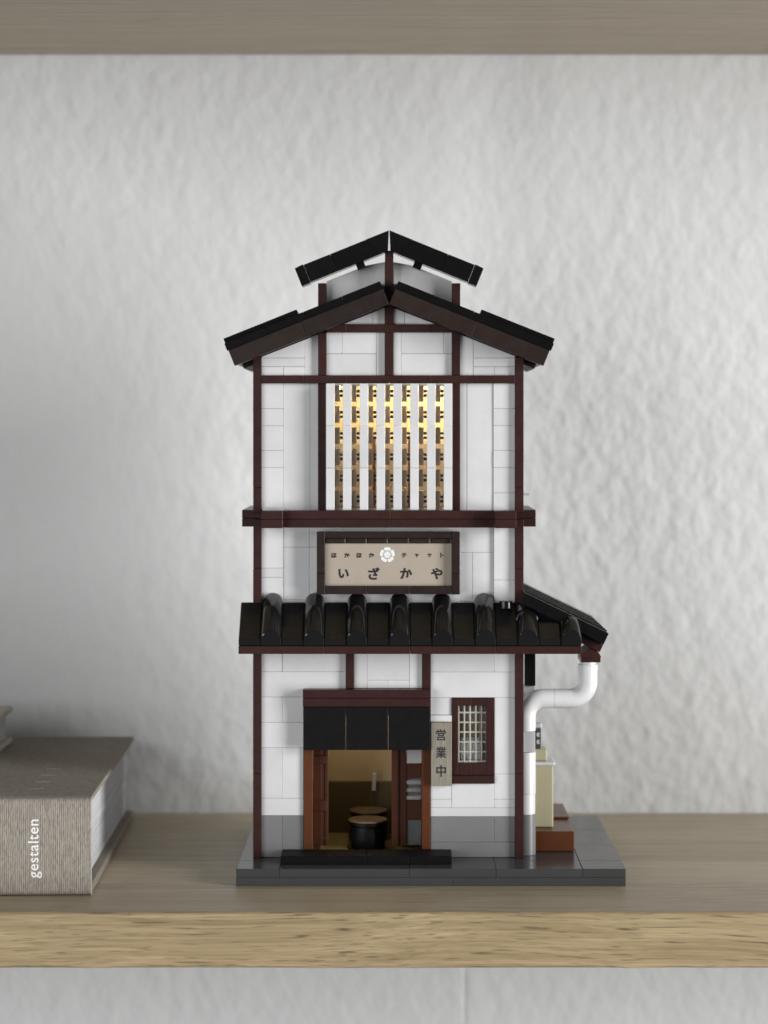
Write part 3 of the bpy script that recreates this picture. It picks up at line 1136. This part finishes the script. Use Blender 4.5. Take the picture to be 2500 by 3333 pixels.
# ---- drainpipe
PYC, PR = 29.0, 3.7
XA, XB, ZH = 49.6, 73.2, 65.8
R_ = 6.6


def arc(cx, cz, a0, a1, n=14):
    return [(cx + R_ * math.cos(math.radians(a0 + (a1 - a0) * i / n)), PYC, cz + R_ * math.sin(math.radians(a0 + (a1 - a0) * i / n))) for i in range(n + 1)]


xm = 60.4
dp = tube('drainpipe', [(XB, PYC, 78.6)] + arc(XB - R_, ZH + R_, 0, -90) + [(xm, PYC, ZH)], PR, 'white', H)
tube('pipe_elbow', [(xm - .08, PYC, ZH)] + arc(XA + R_, ZH - R_, 90, 180) + [(XA, PYC, 53.7)], PR, 'white', dp)
tube('pipe_collar', [(XB, PYC, 80.6), (XB, PYC, 78.7)], 3.15, 'white', dp)
tube('pipe_collar', [(XB, PYC, 78.9), (XB, PYC, 76.6)], PR + .12, 'white', dp)
box('pipe_bracket', XA - 3.4, XA + 3.3, PYC - 3.2, PYC + 3.2, 45.6, 53.6, 'light_grey', dp)
tube('pipe_length', [(XA, PYC, 45.5), (XA, PYC, 29.6)], PR, 'white', dp)
tube('pipe_length', [(XA - .05, PYC, 29.5), (XA - .05, PYC, 21.9)], PR - .12, 'white', dp)
tube('pipe_foot', [(XA, PYC, 21.8), (XA, PYC, 6.45)], PR, 'grey', dp)

# ---- terrace beside the house with a cabinet, seen past the pipe
tr = box('terrace', 47.2, 68.4, 33.2, 92, 6.45, 14.2, 'terrace', H, .35)
box('plank', 47.2, 68.5, 60, 91.5, 14.25, 15.1, 'terrace', tr)
cb = empty('cabinet', (55, 48, 14.25), 'tall pale yellow cabinet with a white rounded top behind the drainpipe', 'cabinet')
box('cabinet_body', 48, 60.9, 41.2, 55, 14.27, 38.2, 'tan', cb, .4)
box('cabinet_top', 48, 61.6, 41, 55.4, 38.25, 39.6, 'white', cb, .6)
bxx = box('small_box', 49, 58.6, 43.5, 51, 39.65, 44.4, 'tan', None, .4)
tag(bxx, 'small pale yellow box standing on the white cabinet top', 'box')
mb = box('meter_box', 48.2, 55.8, 36, 40, 45.4, 53.4, 'dark_grey', H, .3)
box('meter_cap', 48.4, 56.2, 35.8, 40.2, 53.45, 55.4, 'light_grey', mb, .5)
for z in (51.0, 48.2):
    prism('meter_mark', [(54.4, z - .9), (55.5, z - .6), (54.9, z), (55.5, z + .6), (54.4, z + .9), (54.0, z)], 35.9, 35.98, 'light_grey', mb, 0)

# ---- stools inside the doorway
for lab, y in (('round tan-topped stool just inside the doorway, nearer one', 37.6), ('round tan-topped stool further inside the doorway, behind the nearer one', 58.5)):
    t = empty('stool', (-11, y, 7.0), lab, 'stool', 'stools inside the doorway')
    lathe('barrel', [(0, 0.05), (6.2, .05), (6.5, .4), (7.0, 4.5), (6.5, 8.6), (5.6, 8.7), (5.6, 9.4), (7.3, 9.4), (7.3, 10.6), (0, 10.6)], -11, y, 7.0, 'black_matte', t)
    lathe('seat', [(0, 0), (7.3, 0), (7.5, .15), (7.5, .5), (7.35, .7), (0, .7)], -11, y, 17.62, 'round_tan', t)

# ------------------------------------------------------------------ books
bk = empty('book', (-190, 64, 0), 'thick grey-brown linen-bound book lying flat on the lower shelf', 'book')
BT = 35.2
TH = 3.0
bx0, bx1, by0, by1 = -300.0, -110.4, -17.0, 145.0
box('cover', bx0, bx1, by0 + 3, by1, BT - 1.8, BT, 'linen_top', bk, .5)
box('cover', bx0, bx1, by0 + 3, by1, .15, .15 + TH, 'linen_top', bk, .5)
# spine with softly rounded long edges
o = (-205, by0 + 1.6, BT / 2)
sec = []
for cx_, cz_, a0 in ((by0 + 2.2, .15 + 2.2, 270), (by0 + 2.2, BT + .1 - 2.2, 180)):
    for i in range(7):
        t = math.radians(a0 - 15 * i)
        sec.append((cx_ + 2.2 * math.cos(t), cz_ + 2.2 * math.sin(t)))
sec += [(by0 + 5.5, BT + .12), (by0 + 5.5, BT - 1.0), (by0 + 3.2, BT - 1.0), (by0 + 3.2, 1.1), (by0 + 5.5, 1.1), (by0 + 5.5, .13)]
bm = bmesh.new()
ra = [bm.verts.new((bx0 - o[0], y - o[1], z - o[2])) for y, z in sec]
rb = [bm.verts.new((bx1 - o[0], y - o[1], z - o[2])) for y, z in sec]
for k in range(len(sec)):
    j = (k + 1) % len(sec)
    bm.faces.new((ra[k], ra[j], rb[j], rb[k]))
bm.faces.new(ra[::-1])
bm.faces.new(rb)
bmesh.ops.recalc_face_normals(bm, faces=bm.faces[:])
spn = link('spine', finish(bm, 40), 'linen', o, bk)
box('page_block', bx0 + 3, bx1 - 3.2, by0 + 4.4, by1 - 4, 18.3, BT - 1.85, 'pages', bk, .2)
box('page_block', bx0 + 3, bx1 - 3.5, by0 + 4.4, by1 - 4, .2 + TH, 17.6, 'pages', bk, .2)
text_mesh('gestalten', 5.55, 'crest', 'lettering', spn, (-130.5, by0 - .03, 17.2), spacing=1.07, bold=.008, rot=math.pi / 2)
for i, y in enumerate((6, 22.4, 38, 53.7)):
    boxes('cover_mark', [(-135.8, -130.4, y - .35, y + .35, BT, BT + .05), (-133.3, -132.9, y - 1.2, y + 1.2, BT, BT + .05),
                         (-135.8, -135.4, y - .9, y + .9, BT, BT + .05)], 'paper_cover', bk)
bk.rotation_euler = (0, 0, math.radians(1.2))
bk.location += Vector((-1.7, -2.2, 0)) * MM

b2 = empty('book', (-250, 60, BT), 'pale card-covered book lying on top of the linen book', 'book')
box('cover', -330, -163.5, -20, 126, BT + 13.2, BT + 15.6, 'paper_cover', b2, .4)
box('cover', -330, -163.5, -20, 126, BT + .15, BT + 2.4, 'paper_cover', b2, .4)
box('page_block', -328, -166, -17, 123, BT + 2.45, BT + 13.15, 'pages', b2, .2)
